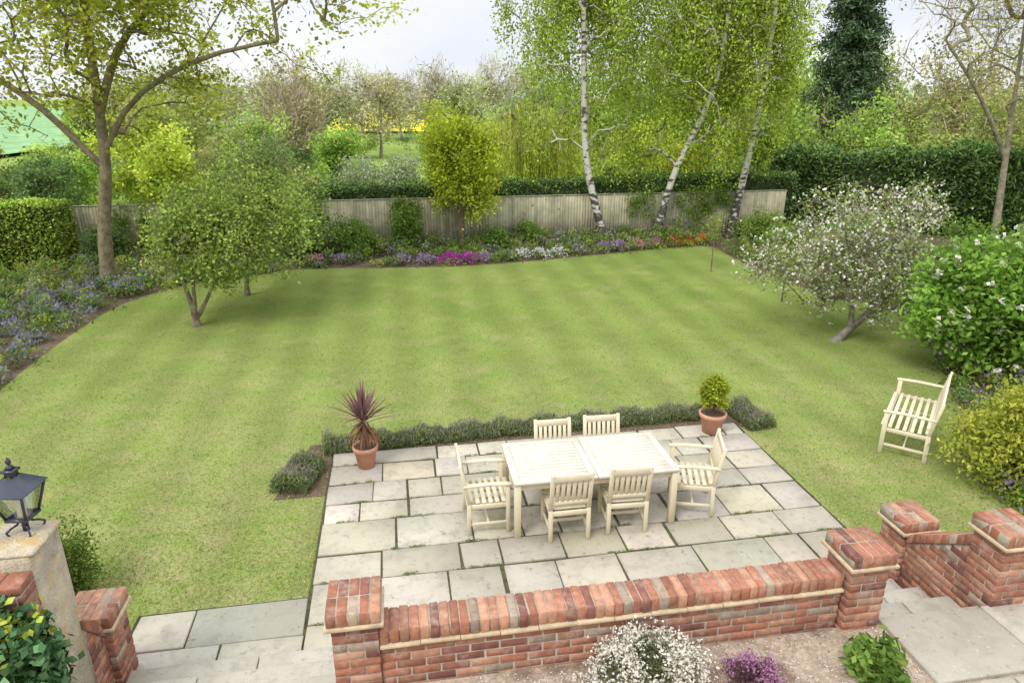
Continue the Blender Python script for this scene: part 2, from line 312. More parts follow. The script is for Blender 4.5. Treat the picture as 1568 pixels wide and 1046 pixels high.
# ---------------------------------------------------------------- brickwork
def bcol():
    t=rng.random()
    if t<.5: c=np.array([.34,.14,.085])
    elif t<.74: c=np.array([.41,.205,.13])
    elif t<.88: c=np.array([.23,.095,.07])
    else: c=np.array([.35,.26,.19])
    return c*rng.uniform(.72,1.15)
def brickwall(name,a0,a1,b0,b1,z0,z1):
    e=empty(name); bk=Boxes(); mo=Boxes(); cr=Boxes(); ch=.075; nz=int((z1-.145-z0)/ch)
    zt=z0+nz*ch
    for k in range(nz):
        z=z0+k*ch; a=a0-(.1125 if k%2 else 0)
        while a<a1-.01:
            p=max(a,a0)+.005; q=min(a+.215,a1)
            if q-p>.03: bk.box(p,q,b0+rng.uniform(-.002,.003),b1,z,z+.065,bcol(),.002)
            a+=.225
    mo.box(a0+.002,a1-.002,b0+.007,b1-.007,z0-.1,z1-.06)
    a=a0
    while a<a1:
        q=min(a+.3,a1); cr.box(a+.002,q-.002,b0-.035+rng.uniform(-.004,.004),b1+.035,zt,zt+.028,jit=.002); a+=.3
    a=a0; mo.box(a0,a1,b0+.0,b1+.0,zt+.03,z1-.008)
    while a<a1-.03:
        bk.box(a+.004,min(a+.069,a1),b0-.012+rng.uniform(-.005,.005),b1+.012,zt+.03,z1+rng.uniform(-.004,.004),bcol()*1.1,.003); a+=.075
    bk.build("bricks",M_brick,e,.005); mo.build("mortar",M_mortar,e); cr.build("creasing",M_creasing,e,.004); return e
def pier(name,a0,b0,z1,w=.335,z0=0.0):
    e=empty(name); bk=Boxes(); mo=Boxes(); cr=Boxes(); ch=.075
    n=int(round((z1-.14-z0)/ch)); zb=z1-.14-n*ch; a1=a0+w;b1=b0+w
    for k in range(n):
        z=zb+k*ch; L=.222;T_=.1025
        if k%2: R4=[(a0,a0+L,b0,b0+T_),(a1-T_,a1,b0,b0+L),(a1-L,a1,b1-T_,b1),(a0,a0+T_,b1-L,b1)]
        else: R4=[(a1-L,a1,b0,b0+T_),(a1-T_,a1,b1-L,b1),(a0,a0+L,b1-T_,b1),(a0,a0+T_,b0,b0+L)]
        for r in R4: bk.box(*r,z,z+.065,bcol(),.002)
    mo.box(a0+.007,a1-.007,b0+.007,b1-.007,z0-.1,z1-.05)
    zc=z1-.14; cr.box(a0-.045,a1+.045,b0-.045,b1+.045,zc,zc+.03)
    A0=a0-.03;A1=a1+.03;B0=b0-.03;B1=b1+.03; mo.box(A0+.005,A1-.005,B0+.005,B1-.005,zc+.03,z1-.006)
    nb=5; st=(A1-A0)/nb; hb=(B1-B0)/2
    for i in range(nb):
        for j in range(2): bk.box(A0+i*st+.005,A0+(i+1)*st-.005,B0+j*hb+.005*(j>0),B0+(j+1)*hb-.005*(j<1),zc+.032,z1+rng.uniform(-.003,.002),bcol()*1.05,.003)
    bk.build("bricks",M_brick,e,.005); mo.build("mortar",M_mortar,e); cr.build("creasing",M_creasing,e,.004); return e
brickwall("brick_garden_wall",.36,4.12,.03,.26,.02,1.22)
pier("brick_pier",.0+.025,.0,1.45); pier("brick_pier",4.14,-.03,1.45); pier("brick_pier",5.58,0,1.45); pier("brick_pier",5.58,1.06,.86); pier("brick_pier",-2.23,.98,.86)
def slopewall(name,a0,a1,b0,b1,z0,zA,zB):
    e=empty(name); bk=Boxes(); mo=Boxes(); ch=.075; top=lambda b: zA+(zB-zA)*(b-b0)/(b1-b0)
    k=0; z=z0
    while z<zA:
        b=b0-(.11 if k%2 else 0)
        while b<b1:
            p=max(b,b0);q=min(b+.215,b1); zt=min(z+.065,top((p+q)/2)-.09)
            if q-p>.03 and zt-z>.015: bk.box(a0,a1,p+.004,q,z,zt,bcol(),.0015)
            b+=.225
        z+=ch;k+=1
    n=int((b1-b0)/.075); st=(b1-b0)/n
    for i in range(n):
        p=b0+i*st; q=p+st-.009; v=np.array([[a0-.02,p,top(p)-.1],[a1+.02,p,top(p)-.1],[a1+.02,q,top(q)-.1],[a0-.02,q,top(q)-.1],[a0-.02,p,top(p)],[a1+.02,p,top(p)],[a1+.02,q,top(q)],[a0-.02,q,top(q)]]); bk.V.append(Farr(v)); bk.C.append(np.tile(bcol(),(8,1))); bk.M+=[0]*6
    v=np.array([[a0+.007,b0,z0],[a1-.007,b0,z0],[a1-.007,b1,z0],[a0+.007,b1,z0],[a0+.007,b0,top(b0)-.015],[a1-.007,b0,top(b0)-.015],[a1-.007,b1,top(b1)-.015],[a0+.007,b1,top(b1)-.015]]); mo.V.append(Farr(v)); mo.C.append(np.tile((.4,.4,.4),(8,1))); mo.M+=[0]*6
    bk.build("bricks",M_brick,e,.003); mo.build("mortar",M_mortar,e)
slopewall("sloping_brick_wall",5.62,5.84,.34,1.06,0,1.22,.72)
slopewall("sloping_brick_wall",-2.17,-1.95,.72,.98,0,1.05,.74)
# lamp pillar: old brickwork, rendered on the inner part, stone cap
PX=-.16
e=empty("lamp_pillar"); q=Boxes(); q.box(-2.75+PX,-1.815+PX,.36,.76,0,1.90,(.5,.45,.35),.012); q.box(-2.77+PX,-1.79+PX,.355,.79,1.90,1.94,(.5,.45,.35),.008); q.build("rendered_pillar",M_render,e,.02)
q=Boxes(); 
for k in range(24):
    z=.02+k*.075; a=-2.75-(.11 if k%2 else 0)
    while a<-1.83:
        p=max(a,-2.75);r=min(a+.215,-1.815)
        if r-p>.03: q.box(p+.004+PX,r+PX,.16,.352,z,z+.065,bcol(),.002)
        a+=.225
q.build("bricks",M_brick,e,.004); q=Boxes(); q.box(-2.745+PX,-1.822+PX,.167,.355,0,1.8); q.build("mortar",M_mortar,e)
def lantern(x,y,z):
    e=empty("lantern"); b=Boxes()
    def ring(h,zz): return [np.array([x+sx*h,y+sy*h,zz]) for sx,sy in ((-1,-1),(1,-1),(1,1),(-1,1))]
    r0=ring(.07,z+.13); r1=ring(.125,z+.35); r2=ring(.145,z+.355); r3=ring(.04,z+.455)
    for i in range(4):
        j=(i+1)%4; b.beam(r0[i],r1[i],.014,.014); b.beam(r0[i],r0[j],.016,.016,(0,0,1)); b.beam(r1[i],r1[j],.018,.018,(0,0,1))
    for sx,sy in ((-1,-1),(1,-1),(1,1),(-1,1)):
        pp=[np.array([x+sx*k,y+sy*k,z+h]) for k,h in ((.075,.0),(.085,.03),(.06,.055),(.03,.07),(.02,.12))]
        for p0,p1 in zip(pp[:-1],pp[1:]): b.beam(p0,p1,.012,.012,(sy,-sx,0))
    b.beam((x,y,z),(x,y,z+.13),.03,.03); b.beam((x,y,z+.455),(x,y,z+.49),.06,.06); b.beam((x,y,z+.49),(x,y,z+.505),.085,.085); b.beam((x,y,z+.505),(x,y,z+.54),.05,.05,w1=.02,t1=.02)
    b.box(x-.08,x+.08,y-.08,y+.08,z+.115,z+.13,frame=False)
    b.build("frame",M_black,e)
    v,f=lathe([(0.001,z+.54),(.015,z+.55),(.02,z+.565),(.012,z+.58),(.001,z+.6)],12,(x,y)); mesh_np("finial",v,f,None,M_black,e,True)
    V=np.array(r2+r3); f=[[0,1,5,4],[1,2,6,5],[2,3,7,6],[3,0,4,7]]; mesh_np("roof",V,f,None,M_black,e)
    m,n,l=newmat("lamp_glass"); o=n.new('ShaderNodeOutputMaterial'); t=n.new('ShaderNodeBsdfTransparent'); t.inputs[0].default_value=(.85,.88,.88,1); g=n.new('ShaderNodeBsdfGlossy'); g.inputs['Roughness'].default_value=.08; mx=n.new('ShaderNodeMixShader'); mx.inputs[0].default_value=.3; l.new(t.outputs[0],mx.inputs[1]); l.new(g.outputs[0],mx.inputs[2]); l.new(mx.outputs[0],o.inputs[0])
    mesh_np("glass",np.array(r0+r1),f,None,m,e)
    v,f=lathe([(.03,z+.13),(.03,z+.2),(.034,z+.22),(.04,z+.26),(.02,z+.3),(.001,z+.31)],14,(x,y)); mesh_np("bulb",v,f,None,surf("bulb",5,.05,.4,.0,5,attr=False,base=(.75,.72,.62)),e,True)
lantern(-3.53,4.22,1.94)
# ---------------------------------------------------------------- furniture
def place(o,a,b,rot,z=.022):
    p=F(a,b,z); o.location=p; o.rotation_euler=(0,0,FA+R(rot))
def chairmesh(arm=False,W=.5,D=.48,nsl=6,name="chair",lg=.048):
    b=Boxes(); w=W/2-.025; f=D/2-.025; H=.92
    for s in (-1,1):
        b.beam((s*w,-f,0),(s*w,-f+.01,.42),lg,lg); b.beam((s*w,-f+.01,.42),(s*w,-f-.085,H+.01),lg,lg-.01,w1=.045,t1=.035)
        b.beam((s*w,f,0),(s*w,f,.64 if arm else .415),lg,lg)
        b.beam((s*w,-f,.375),(s*w,f,.375),.028,.06); b.beam((s*w,-f,.14),(s*w,f,.14),.024,.04)
        if arm:
            b.beam((s*(w+.005),-f-.05,.662),(s*(w+.005),f*.2,.668),.06,.026); b.beam((s*(w+.005),f*.2,.668),(s*(w+.005),f+.05,.650),.062,.026)
    b.beam((-w,0,.14),(w,0,.14),.024,.04,(0,1,0)); b.beam((-w,f,.375),(w,f,.375),.028,.06,(0,1,0)); b.beam((-w,-f,.375),(w,-f,.375),.028,.06,(0,1,0))
    ns=7; 
    for i in range(ns):
        y=-f+.035+i*(2*f-.005)/(ns-1); dz=-.012*math.sin(math.pi*i/(ns-1)); k=(0.0 if 0<i<ns-1 else .03); b.beam((-w+k,y,.43+dz),(w-k,y,.43+dz),.05,.02,(0,1,0))
    lean=lambda z:-f+.01-.095*(z-.42)/.5
    b.beam((-w,lean(.875),.875),(w,lean(.875),.875),.03,.085,(0,1,0)); b.beam((-w,lean(.52),.52),(w,lean(.52),.52),.026,.05,(0,1,0))
    for i in range(nsl):
        x=-w+(i+1)*(2*w)/(nsl+1); b.beam((x,lean(.53),.53),(x,lean(.84),.84),.042,.014)
    return b.build(name,M_wood,None,.004)
c1=chairmesh(False,name="garden_chair"); place(c1,2.44,2.69,0)
def dup(o,name,a,b,rot):
    k=bpy.data.objects.new(name,o.data); scene.collection.objects.link(k)
    m=k.modifiers.new("bevel",'BEVEL'); m.width=.004; m.segments=1; m.limit_method='ANGLE'; place(k,a,b,rot); return k
dup(c1,"garden_chair",3.16,2.72,-3); dup(c1,"garden_chair",2.52,3.50,180); dup(c1,"garden_chair",3.18,3.52,178)
a1=chairmesh(True,W=.6,D=.52,nsl=7,name="garden_armchair"); place(a1,1.53,3.04,-90)
dup(a1,"garden_armchair",4.16,3.0,72)
bn=chairmesh(True,W=1.5,D=.62,nsl=18,name="garden_bench",lg=.06); bn.location=(6.06,9.36,0); bn.rotation_euler=(0,0,R(145-90))
b=Boxes(); L,W=2.0,1.0; H=.74
for sx in (-1,1):
    for sy in (-1,1): b.beam((sx*(L/2-.05),sy*(W/2-.05),0),(sx*(L/2-.05),sy*(W/2-.05),H-.03),.075,.075)
for sy in (-1,1): b.beam((-L/2+.05,sy*(W/2-.06),H-.075),(L/2-.05,sy*(W/2-.06),H-.075),.03,.085,(0,1,0))
for sx in (-1,1): b.beam((sx*(L/2-.06),-W/2+.05,H-.075),(sx*(L/2-.06),W/2-.05,H-.075),.03,.085)
for h in (0,1):
    x0=-L/2+h*L/2+.003; x1=x0+L/2-.006
    b.box(x0,x1,-W/2,-W/2+.085,H-.03,H,frame=False,mi=1); b.box(x0,x1,W/2-.085,W/2,H-.03,H,frame=False,mi=1)
    b.box(x0,x0+.085,-W/2+.088,W/2-.088,H-.03,H-.001,frame=False,mi=1); b.box(x1-.085,x1,-W/2+.088,W/2-.088,H-.03,H-.001,frame=False,mi=1)
    ns=11; st=(W-.174)/ns
    for i in range(ns):
        y=-W/2+.087+i*st
        b.box(x0+.088,x1-.088,y+.004,y+st-.004,H-.028,H-.003,frame=False,mi=1)
tb_=b.build("garden_table",None,None,.003,mats=[M_wood,M_woodtop]); place(tb_,2.805,3.09,0)
v,f=lathe([(.018,H-.002),(.03,H+.003),(.04,H+.003),(.045,H-.001)],20); mesh_np("parasol_ring",v,f,None,M_woodtop,tb_)
# pots
def pot(parent,x,y,r,h,z=.022):
    v,f=lathe([(0.001,z),(r*.68,z),(r*.9,z+h*.78),(r*1.03,z+h*.8),(r*1.06,z+h*.97),(r*1.0,z+h),(r*.9,z+h*.97),(r*.88,z+h*.88)],32,(x,y)); mesh_np("pot",v,f,None,M_terra,parent,True)
    v,f=lathe([(r*.89,z+h*.89),(.001,z+h*.9)],24,(x,y)); mesh_np("soil",v,f,None,M_soil,parent)
x,y,_=F(.044,4.62); e=empty("cordyline_in_pot"); pot(e,x,y,.17,.33)
V=[];Fq=[];C=[]
def strap(base,dirv,L,W,droop,col,seg=7):
    dirv=unit(np.array(dirv,float)); side=unit(np.cross(dirv,[0,0,1])+1e-6); p=np.array(base,float); dcur=dirv.copy(); n0=len(V)
    for i in range(seg+1):
        t=i/seg; wd=W*(.55+.9*t*(1-t)*2)*(1-t**3) ; V.append(p-side*wd/2); V.append(p+side*wd/2); C.append(col*(1-.1*t)); C.append(col*(1-.1*t))
        dcur=unit(dcur+np.array([0,0,-droop*(.3+t)/seg])); p=p+dcur*L/seg
    for i in range(seg): k=n0+2*i; Fq.append([k,k+1,k+3,k+2])
for i in range(80):
    th=rng.uniform(0,6.28); el_=rng.uniform(.25,1.5); L=rng.uniform(.42,.6)
    strap((x,y,.72+rng.uniform(-.05,.05)),(math.cos(th)*math.cos(el_),math.sin(th)*math.cos(el_),math.sin(el_)),L,.034,rng.uniform(.1,.6),np.array([.23,.13,.125])*rng.uniform(.7,1.6))
for i in range(60):
    th=rng.uniform(0,6.28); strap((x,y,.66+rng.uniform(-.1,.05)),(math.cos(th)*.6,math.sin(th)*.6,-.2),rng.uniform(.3,.42),.03,2.2,np.array([.3,.16,.10])*rng.uniform(.6,1.4))
mesh_np("leaves",np.array(V),np.array(Fq),np.array(C),M_leaf,e)
t_=Tubes(); t_.tube([(x,y,.3),(x,y,.5),(x+.01,y,.74)],[.035,.03,.03],8,(.15,.1,.07)); t_.build("stem",M_bark,e)
x,y,_=F(5.287,4.80); e=empty("topiary_in_pot"); pot(e,x,y,.2,.34)
fo=Fol(); P=lumpy_pts(90,(x,y,.70),(.27,.27,.3),.35,.35,3); clumps(fo,P,60,.035,.04,.026,(.16,.22,.02),(.38,.43,.05),up=.8); fo.build("leaves",M_leaf,e)
t_=Tubes(); t_.tube([(x,y,.3),(x+.01,y,.45),(x,y,.7)],[.02,.018,.015],6,(.15,.1,.07)); t_.build("stem",M_bark,e)
# ---------------------------------------------------------------- lavender edging
def strip_plants(fo,a0,b0,a1,b1,wd,h,n,c0,c1,L,W,flow=None):
    t=rng.random(n); s=rng.uniform(-1,1,n); lump=.75+.2*np.sin(t*np.hypot(a1-a0,b1-b0)*9+1)+.1*np.sin(t*np.hypot(a1-a0,b1-b0)*23)+rng.normal(size=n)*.06
    L_=math.hypot(a1-a0,b1-b0); nx,ny=-(b1-b0)/L_,(a1-a0)/L_
    hh=h*lump*np.sqrt(np.maximum(0,1-s*s*.8)); z=hh*rng.random(n)**.6
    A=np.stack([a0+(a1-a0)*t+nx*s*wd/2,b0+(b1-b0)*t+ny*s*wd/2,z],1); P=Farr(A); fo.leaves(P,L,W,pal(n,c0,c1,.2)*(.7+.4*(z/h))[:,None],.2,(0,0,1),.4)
    if flow:
        k=rng.choice(n,int(n*flow[0])); Q=P[k].copy(); Q[:,2]=hh[k]+rng.uniform(0,.06,len(k)); fo.leaves(Q,.05,.015,pal(len(k),flow[1],flow[2],.15),.2,(0,0,1),.6)
fo=Fol(); cA,cB=(.13,.175,.07),(.27,.33,.16); fl=(.06,(.28,.2,.27),(.24,.2,.23))
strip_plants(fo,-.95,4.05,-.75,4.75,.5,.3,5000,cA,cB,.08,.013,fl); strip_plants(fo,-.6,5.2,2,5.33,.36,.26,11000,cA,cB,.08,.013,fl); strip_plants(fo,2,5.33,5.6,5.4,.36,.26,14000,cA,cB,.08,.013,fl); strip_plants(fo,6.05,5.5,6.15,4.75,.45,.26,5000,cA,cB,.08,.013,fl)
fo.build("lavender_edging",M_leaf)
sheet("edging_soil",[tuple(F(*p)[:2]) for p in ((-1.12,3.95),(-.45,3.95),(-.45,5.07),(5.8,5.07),(5.9,4.75),(6.25,4.75),(6.3,5.5),(5.2,5.55),(-.8,5.4))],.004,M_soil)
# ---------------------------------------------------------------- trees
BK=(.19,.155,.105)
def T(name,trunks,targets,R0,col,barkmat=None,per=60,sig=.22,L=.07,W=.045,c0=(.1,.16,.03),c1=(.2,.28,.06),up=.9,elong=(1,1,1),off=(0,0,0),ddir=None,dstr=0,step=.4,arc=.15,down=.5,twigs=3,twl=.35,fl=None,cvar=.18,rt=.006,wig=.06,frac=1.0):
    e=empty(name); tb=Tubes(); skeleton(tb,[np.array(t) for t in trunks],targets,R0,rt,step,col,arc,down,wig=wig); tb.build("trunk_and_branches",barkmat or M_bark,e)
    if twigs:
        f=Fol(); k=np.repeat(np.arange(len(targets)),twigs); Q=targets[k]+rng.normal(size=(len(k),3))*sig*.6; f.leaves(Q,twl,.012,np.tile(np.array(BK),(len(k),1)),.2,(0,0,.5) if ddir is None else ddir,.3); f.build("twigs",M_twig,e)
    f=Fol(); tg=targets if frac>=1 else targets[rng.random(len(targets))<frac]
    P=clumps(f,tg,per,sig,L,W,c0,c1,up,cvar=cvar,elong=elong,off=off,ddir=ddir,dstr=dstr)
    f.build("leaves",M_leaf,e)
    if fl:
        g=Fol(); k=rng.choice(len(P),fl[0]); g.leaves(P[k]+rng.normal(size=(len(k),3))*.03,fl[1],fl[1]*.9,pal(len(k),fl[2],fl[3],.05),.5); g.build("blossom",M_flower,e)
    return e
T("apple_tree",[smoothpath([(-7.2,14.8,-.05),(-7.22,14.85,.3),(-7.4,15,.8),(-7.6,15.1,1.5)],6),smoothpath([(-7.2,14.85,.15),(-6.95,15,.6),(-6.6,15.1,1.3)],5),smoothpath([(-7.2,14.8,.12),(-7.1,14.7,.7),(-7.0,14.6,1.5)],5)],
  lumpy_pts(330,(-6.8,15.3,2.1),(2.8,2.0,1.85),.42,.6,1,.65),.095,BK,per=56,sig=.17,L=.09,W=.056,c0=(.16,.25,.045),c1=(.30,.39,.10),step=.3,cvar=.25)
T("apple_tree",[smoothpath([(-7.0,17.4,-.05),(-6.9,17.4,.8),(-6.6,17.5,1.8)],6)],lumpy_pts(150,(-6.0,17.5,2.4),(2.1,1.6,2.0),.45,.6,2,.8),.08,BK,per=52,sig=.2,L=.095,W=.06,c0=(.13,.20,.045),c1=(.24,.33,.085),step=.35,cvar=.25)
tg=lumpy_pts(580,(-10.0,18,7.9),(8.8,5.2,5.4),.5,.5,3,3.9); tg=tg[~((tg[:,2]<5.2)&(tg[:,0]>-7))]
T("maple_tree",[smoothpath([(-11.08,18.2,-.05),(-10.9,18.2,1.6),(-10.55,18.2,3.2),(-10.4,18.2,5),(-10.3,18.3,8),(-10,18.4,11)],14),smoothpath([(-10.5,18.2,3.6),(-9.4,18.1,4.9),(-7.6,18,5.8),(-5.6,17.8,6.2)],9),smoothpath([(-10.6,18.2,3.2),(-11.9,18,4.8),(-13.6,17.8,6)],8),smoothpath([(-10.4,18.2,4.6),(-9.6,18.3,6.2),(-8.0,18.4,7.6)],8)],
  tg,.2,(.22,.18,.11),per=60,sig=.24,L=.13,W=.09,c0=(.24,.28,.03),c1=(.41,.44,.08),step=.5,twigs=4,twl=.5,frac=.8,cvar=.24)
T("small_ornamental_tree",[smoothpath([(-1.64,22.7,-.05),(-1.66,22.7,1),(-1.6,22.7,2.4),(-1.65,22.7,4)],8)],lumpy_pts(210,(-1.55,22.7,2.95),(2.0,1.6,2.25),.42,.55,4,1.15),.09,(.14,.11,.08),per=84,sig=.18,L=.11,W=.07,c0=(.27,.36,.025),c1=(.46,.52,.07),step=.4,cvar=.25)
def birch(tr,c,r,n,seed,zmin,clear):
    tr=smoothpath(tr,16); tg=lumpy_pts(n,c,r,.5,.5,seed,zmin); tx=np.interp(tg[:,2],tr[:,2],tr[:,0]); ty=np.interp(tg[:,2],tr[:,2],tr[:,1])
    tg=tg[~((np.abs(tg[:,0]-tx)<clear)&(tg[:,1]<ty+.2))]
    T("silver_birch_tree",[tr],tg,.16,(.3,.28,.24),M_birch,per=82,sig=.25,L=.11,W=.07,c0=(.21,.31,.035),c1=(.37,.47,.085),elong=(.8,.8,2.2),off=(0,0,-.4),ddir=(0,0,-1),dstr=.35,arc=.35,down=.1,step=.6,twigs=3,twl=.9,cvar=.26,up=.7)
birch([(3.38,24.3,-.1),(2.95,24.3,1.3),(2.52,24.3,3.2),(2.36,24.3,6.4),(2.2,24.3,10),(2.1,24.3,13)],(2.3,24.7,7.8),(3.7,2.6,6.2),370,6,3.2,.5)
birch([(5.23,24.75,-.1),(5.45,24.75,1.2),(5.83,24.8,2.6),(6.9,24.9,5.2),(7.2,25,8),(7.3,25,12)],(6.2,25.4,7.4),(4.0,2.6,6.4),450,7,2.9,.32)
birch([(8.12,25.3,-.1),(8.3,25.3,1.5),(8.6,25.4,3.6),(8.85,25.5,6.3),(9.0,25.6,10),(9.1,25.6,13)],(8.5,26,7.6),(3.7,2.6,6.6),430,8,3.0,.35)
T("blossoming_apple_tree",[smoothpath([(6.85,13.8,-.12),(7.25,13.95,.2),(7.7,14.15,.5),(8.2,14.4,1.1)],8),smoothpath([(7.3,14.0,.24),(7.3,14.1,.8),(7.05,14.3,1.5)],5),smoothpath([(7.7,14.15,.5),(8.4,14.1,.75),(8.9,14.2,1.2)],5)],
  lumpy_pts(300,(7.3,14.4,1.75),(2.7,1.9,1.8),.5,.45,9,.5),.115,(.2,.175,.14),per=34,sig=.16,L=.07,W=.045,c0=(.15,.23,.05),c1=(.26,.34,.1),step=.25,twigs=7,twl=.5,fl=(5200,.062,(.62,.58,.58),(.66,.64,.63)))
T("ash_tree",[smoothpath([(16.9,23.7,-.1),(16.7,23.7,2),(16.4,23.6,4.5),(16,23.5,8)],12),smoothpath([(16.6,23.7,3),(15,23.3,5),(13.4,23,6.6)],7)],lumpy_pts(280,(15.0,23,7.8),(5.4,3.6,5),.5,.5,10,3.6),.14,(.30,.27,.19),per=14,sig=.3,L=.11,W=.06,c0=(.32,.30,.06),c1=(.42,.40,.10),step=.5,twigs=8,twl=.7,frac=.6,rt=.012)
T("ash_tree",[smoothpath([(17.3,22.9,-.1),(17.3,22.9,3),(17.0,22.9,6),(16.7,22.9,10)],12)],lumpy_pts(180,(17.3,22.5,7.8),(4,3.6,4.8),.5,.5,11,3.8),.15,(.30,.27,.19),per=14,sig=.3,L=.11,W=.06,c0=(.24,.30,.06),c1=(.38,.40,.09),step=.5,twigs=8,twl=.7,frac=.6,rt=.012)
for (x,y,h) in ((5.98,20.05,1.5),(6.9,16.8,1.2)):
    T("sapling",[[(x,y,0),(x,y,.6),(x+.02,y,h*.8)]],lumpy_pts(16,(x,y,h*.9),(.3,.3,.5),.5,.3,int(x*10)),.02,BK,per=30,sig=.1,L=.06,W=.04,c0=(.18,.26,.05),c1=(.3,.36,.08),twigs=2,step=.2)
e=empty("conifer_tree"); CX=18.4; tb=Tubes(); tb.tube([(CX,40,0),(CX,40,7),(CX,40,16)],[.3,.2,.04],8,(.08,.06,.04)); tb.build("trunk",M_bark,e)
fo=Fol(); P=[]
for i in range(460):
    z=rng.uniform(1,16.5); rr=3.1*(1-z/18)**.8; th=rng.uniform(0,6.28); L=rr*rng.uniform(.6,1); m=9; u=np.linspace(.15,1,m)
    P.append(np.stack([CX+np.cos(th)*L*u,40+np.sin(th)*L*u,z-.35*L*u+.2*u*u*L],1))
P=np.concatenate(P); clumps(fo,P,14,.16,.28,.08,(.04,.075,.035),(.08,.13,.06)); fo.build("needles",M_hedge,e)
e=empty("weeping_willow_tree"); wx,wy=1.3,34; tb=Tubes(); tg=lumpy_pts(90,(wx,wy,3.2),(3.0,2.2,1.7),.35,.3,61,1.6)
skeleton(tb,[smoothpath([(wx,wy,0),(wx+.1,wy,1.2),(wx-.1,wy,3.2)],6)],tg,.3,.02,.5,(.3,.25,.14),.4,.2); tb.build("trunk_and_branches",M_bark,e)
fo=Fol(); 
for t in tg:
    for s in range(8):
        p=t+rng.normal(size=3)*.2; Ls=min(p[2]-.3,rng.uniform(1.2,2.8)); m=int(Ls/.09); u=np.arange(m)*.09; Q=np.stack([p[0]+u*0+rng.normal(size=m)*.025,p[1]+rng.normal(size=m)*.025,p[2]-u],1); fo.leaves(Q,.2,.055,pal(m,(.30,.38,.05),(.46,.50,.11),.1)*rng.uniform(.65,1.2),.3,(0,0,-1),.7)
fo.build("leaves",M_leaf,e)
# ---------------------------------------------------------------- shrubs
def shrub(name,c,r,n,per,sig,L,W,c0,c1,seed=0,fl=None,stems=8,up=.8,mat=None,zmin=.03,power=.4,lump=.35,ddir=None,dstr=0):
    e=empty(name); g=c[2]-r[2]*1.0; tg=lumpy_pts(n,c,r,power,lump,seed,max(zmin,g)); f=Fol(); P=clumps(f,tg,per,sig,L,W,c0,c1,up,ddir=ddir,dstr=dstr); f.build("leaves",mat or M_leaf,e)
    tb=Tubes()
    for i in range(stems): t=tg[rng.integers(len(tg))]; b=np.array([c[0]+rng.normal()*.08,c[1]+rng.normal()*.08,max(0,g)]); tb.tube([b,b*.5+t*.5+rng.normal(size=3)*.05,t],[.02,.013,.005],5,(.12,.09,.06))
    tb.build("stems",M_bark,e)
    if fl:
        g_=Fol(); D=(P-np.array(c))/np.array(r); o=np.where(np.linalg.norm(D,axis=1)>.62)[0]; k=rng.choice(o,fl[0]); nrm=unit(D[k]); Q=P[k]+nrm*.03
        for _ in range(fl[4] if len(fl)>4 else 1): g_.leaves(Q+rng.normal(size=Q.shape)*fl[1]*.35,fl[1],fl[1]*.85,pal(len(k),fl[2],fl[3],.06),.6)
        g_.build("flowers",M_flower,e)
    return e
shrub("white_flowering_shrub",(9.2,12.2,1.25),(2.05,1.6,1.5),260,88,.17,.12,.075,(.10,.21,.025),(.24,.39,.08),21,(220,.085,(.60,.60,.54),(.64,.64,.60),7))
shrub("yellow_green_shrub",(6.85,8.0,.75),(1.4,1.1,1.05),250,56,.13,.07,.034,(.22,.29,.04),(.42,.42,.08),22,stems=50,lump=.65,ddir=(0,0,1),dstr=.25)
shrub("white_candytuft",(1.0,3.98,.80),(.52,.34,.34),120,60,.045,.035,.010,(.10,.12,.06),(.20,.22,.12),24,(8500,.02,(.58,.56,.50),(.64,.62,.58)),up=.2,zmin=.7,lump=.2)
shrub("purple_heather",(1.80,4.02,.76),(.22,.18,.17),50,50,.03,.03,.012,(.12,.06,.09),(.18,.11,.11),25,(1300,.018,(.32,.14,.30),(.42,.24,.40)),zmin=.7)
shrub("green_bedding_plant",(2.82,4.12,.82),(.22,.2,.19),60,24,.04,.075,.04,(.08,.17,.03),(.2,.3,.07),26,zmin=.7)
shrub("box_shrub",(-4.6,5.75,.42),(.44,.42,.45),110,80,.06,.03,.02,(.06,.11,.02),(.16,.22,.045),27)
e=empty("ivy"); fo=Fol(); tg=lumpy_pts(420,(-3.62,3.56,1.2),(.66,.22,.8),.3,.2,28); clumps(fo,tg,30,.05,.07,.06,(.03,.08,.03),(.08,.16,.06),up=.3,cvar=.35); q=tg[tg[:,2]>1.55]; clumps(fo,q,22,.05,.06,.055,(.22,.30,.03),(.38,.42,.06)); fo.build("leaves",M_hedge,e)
tb=Tubes(); tb.tube([(-3.6,3.65,.69),(-3.62,3.62,1.1),(-3.6,3.6,1.5)],[.02,.02,.01],5,(.1,.08,.05)); tb.build("stem",M_bark,e)
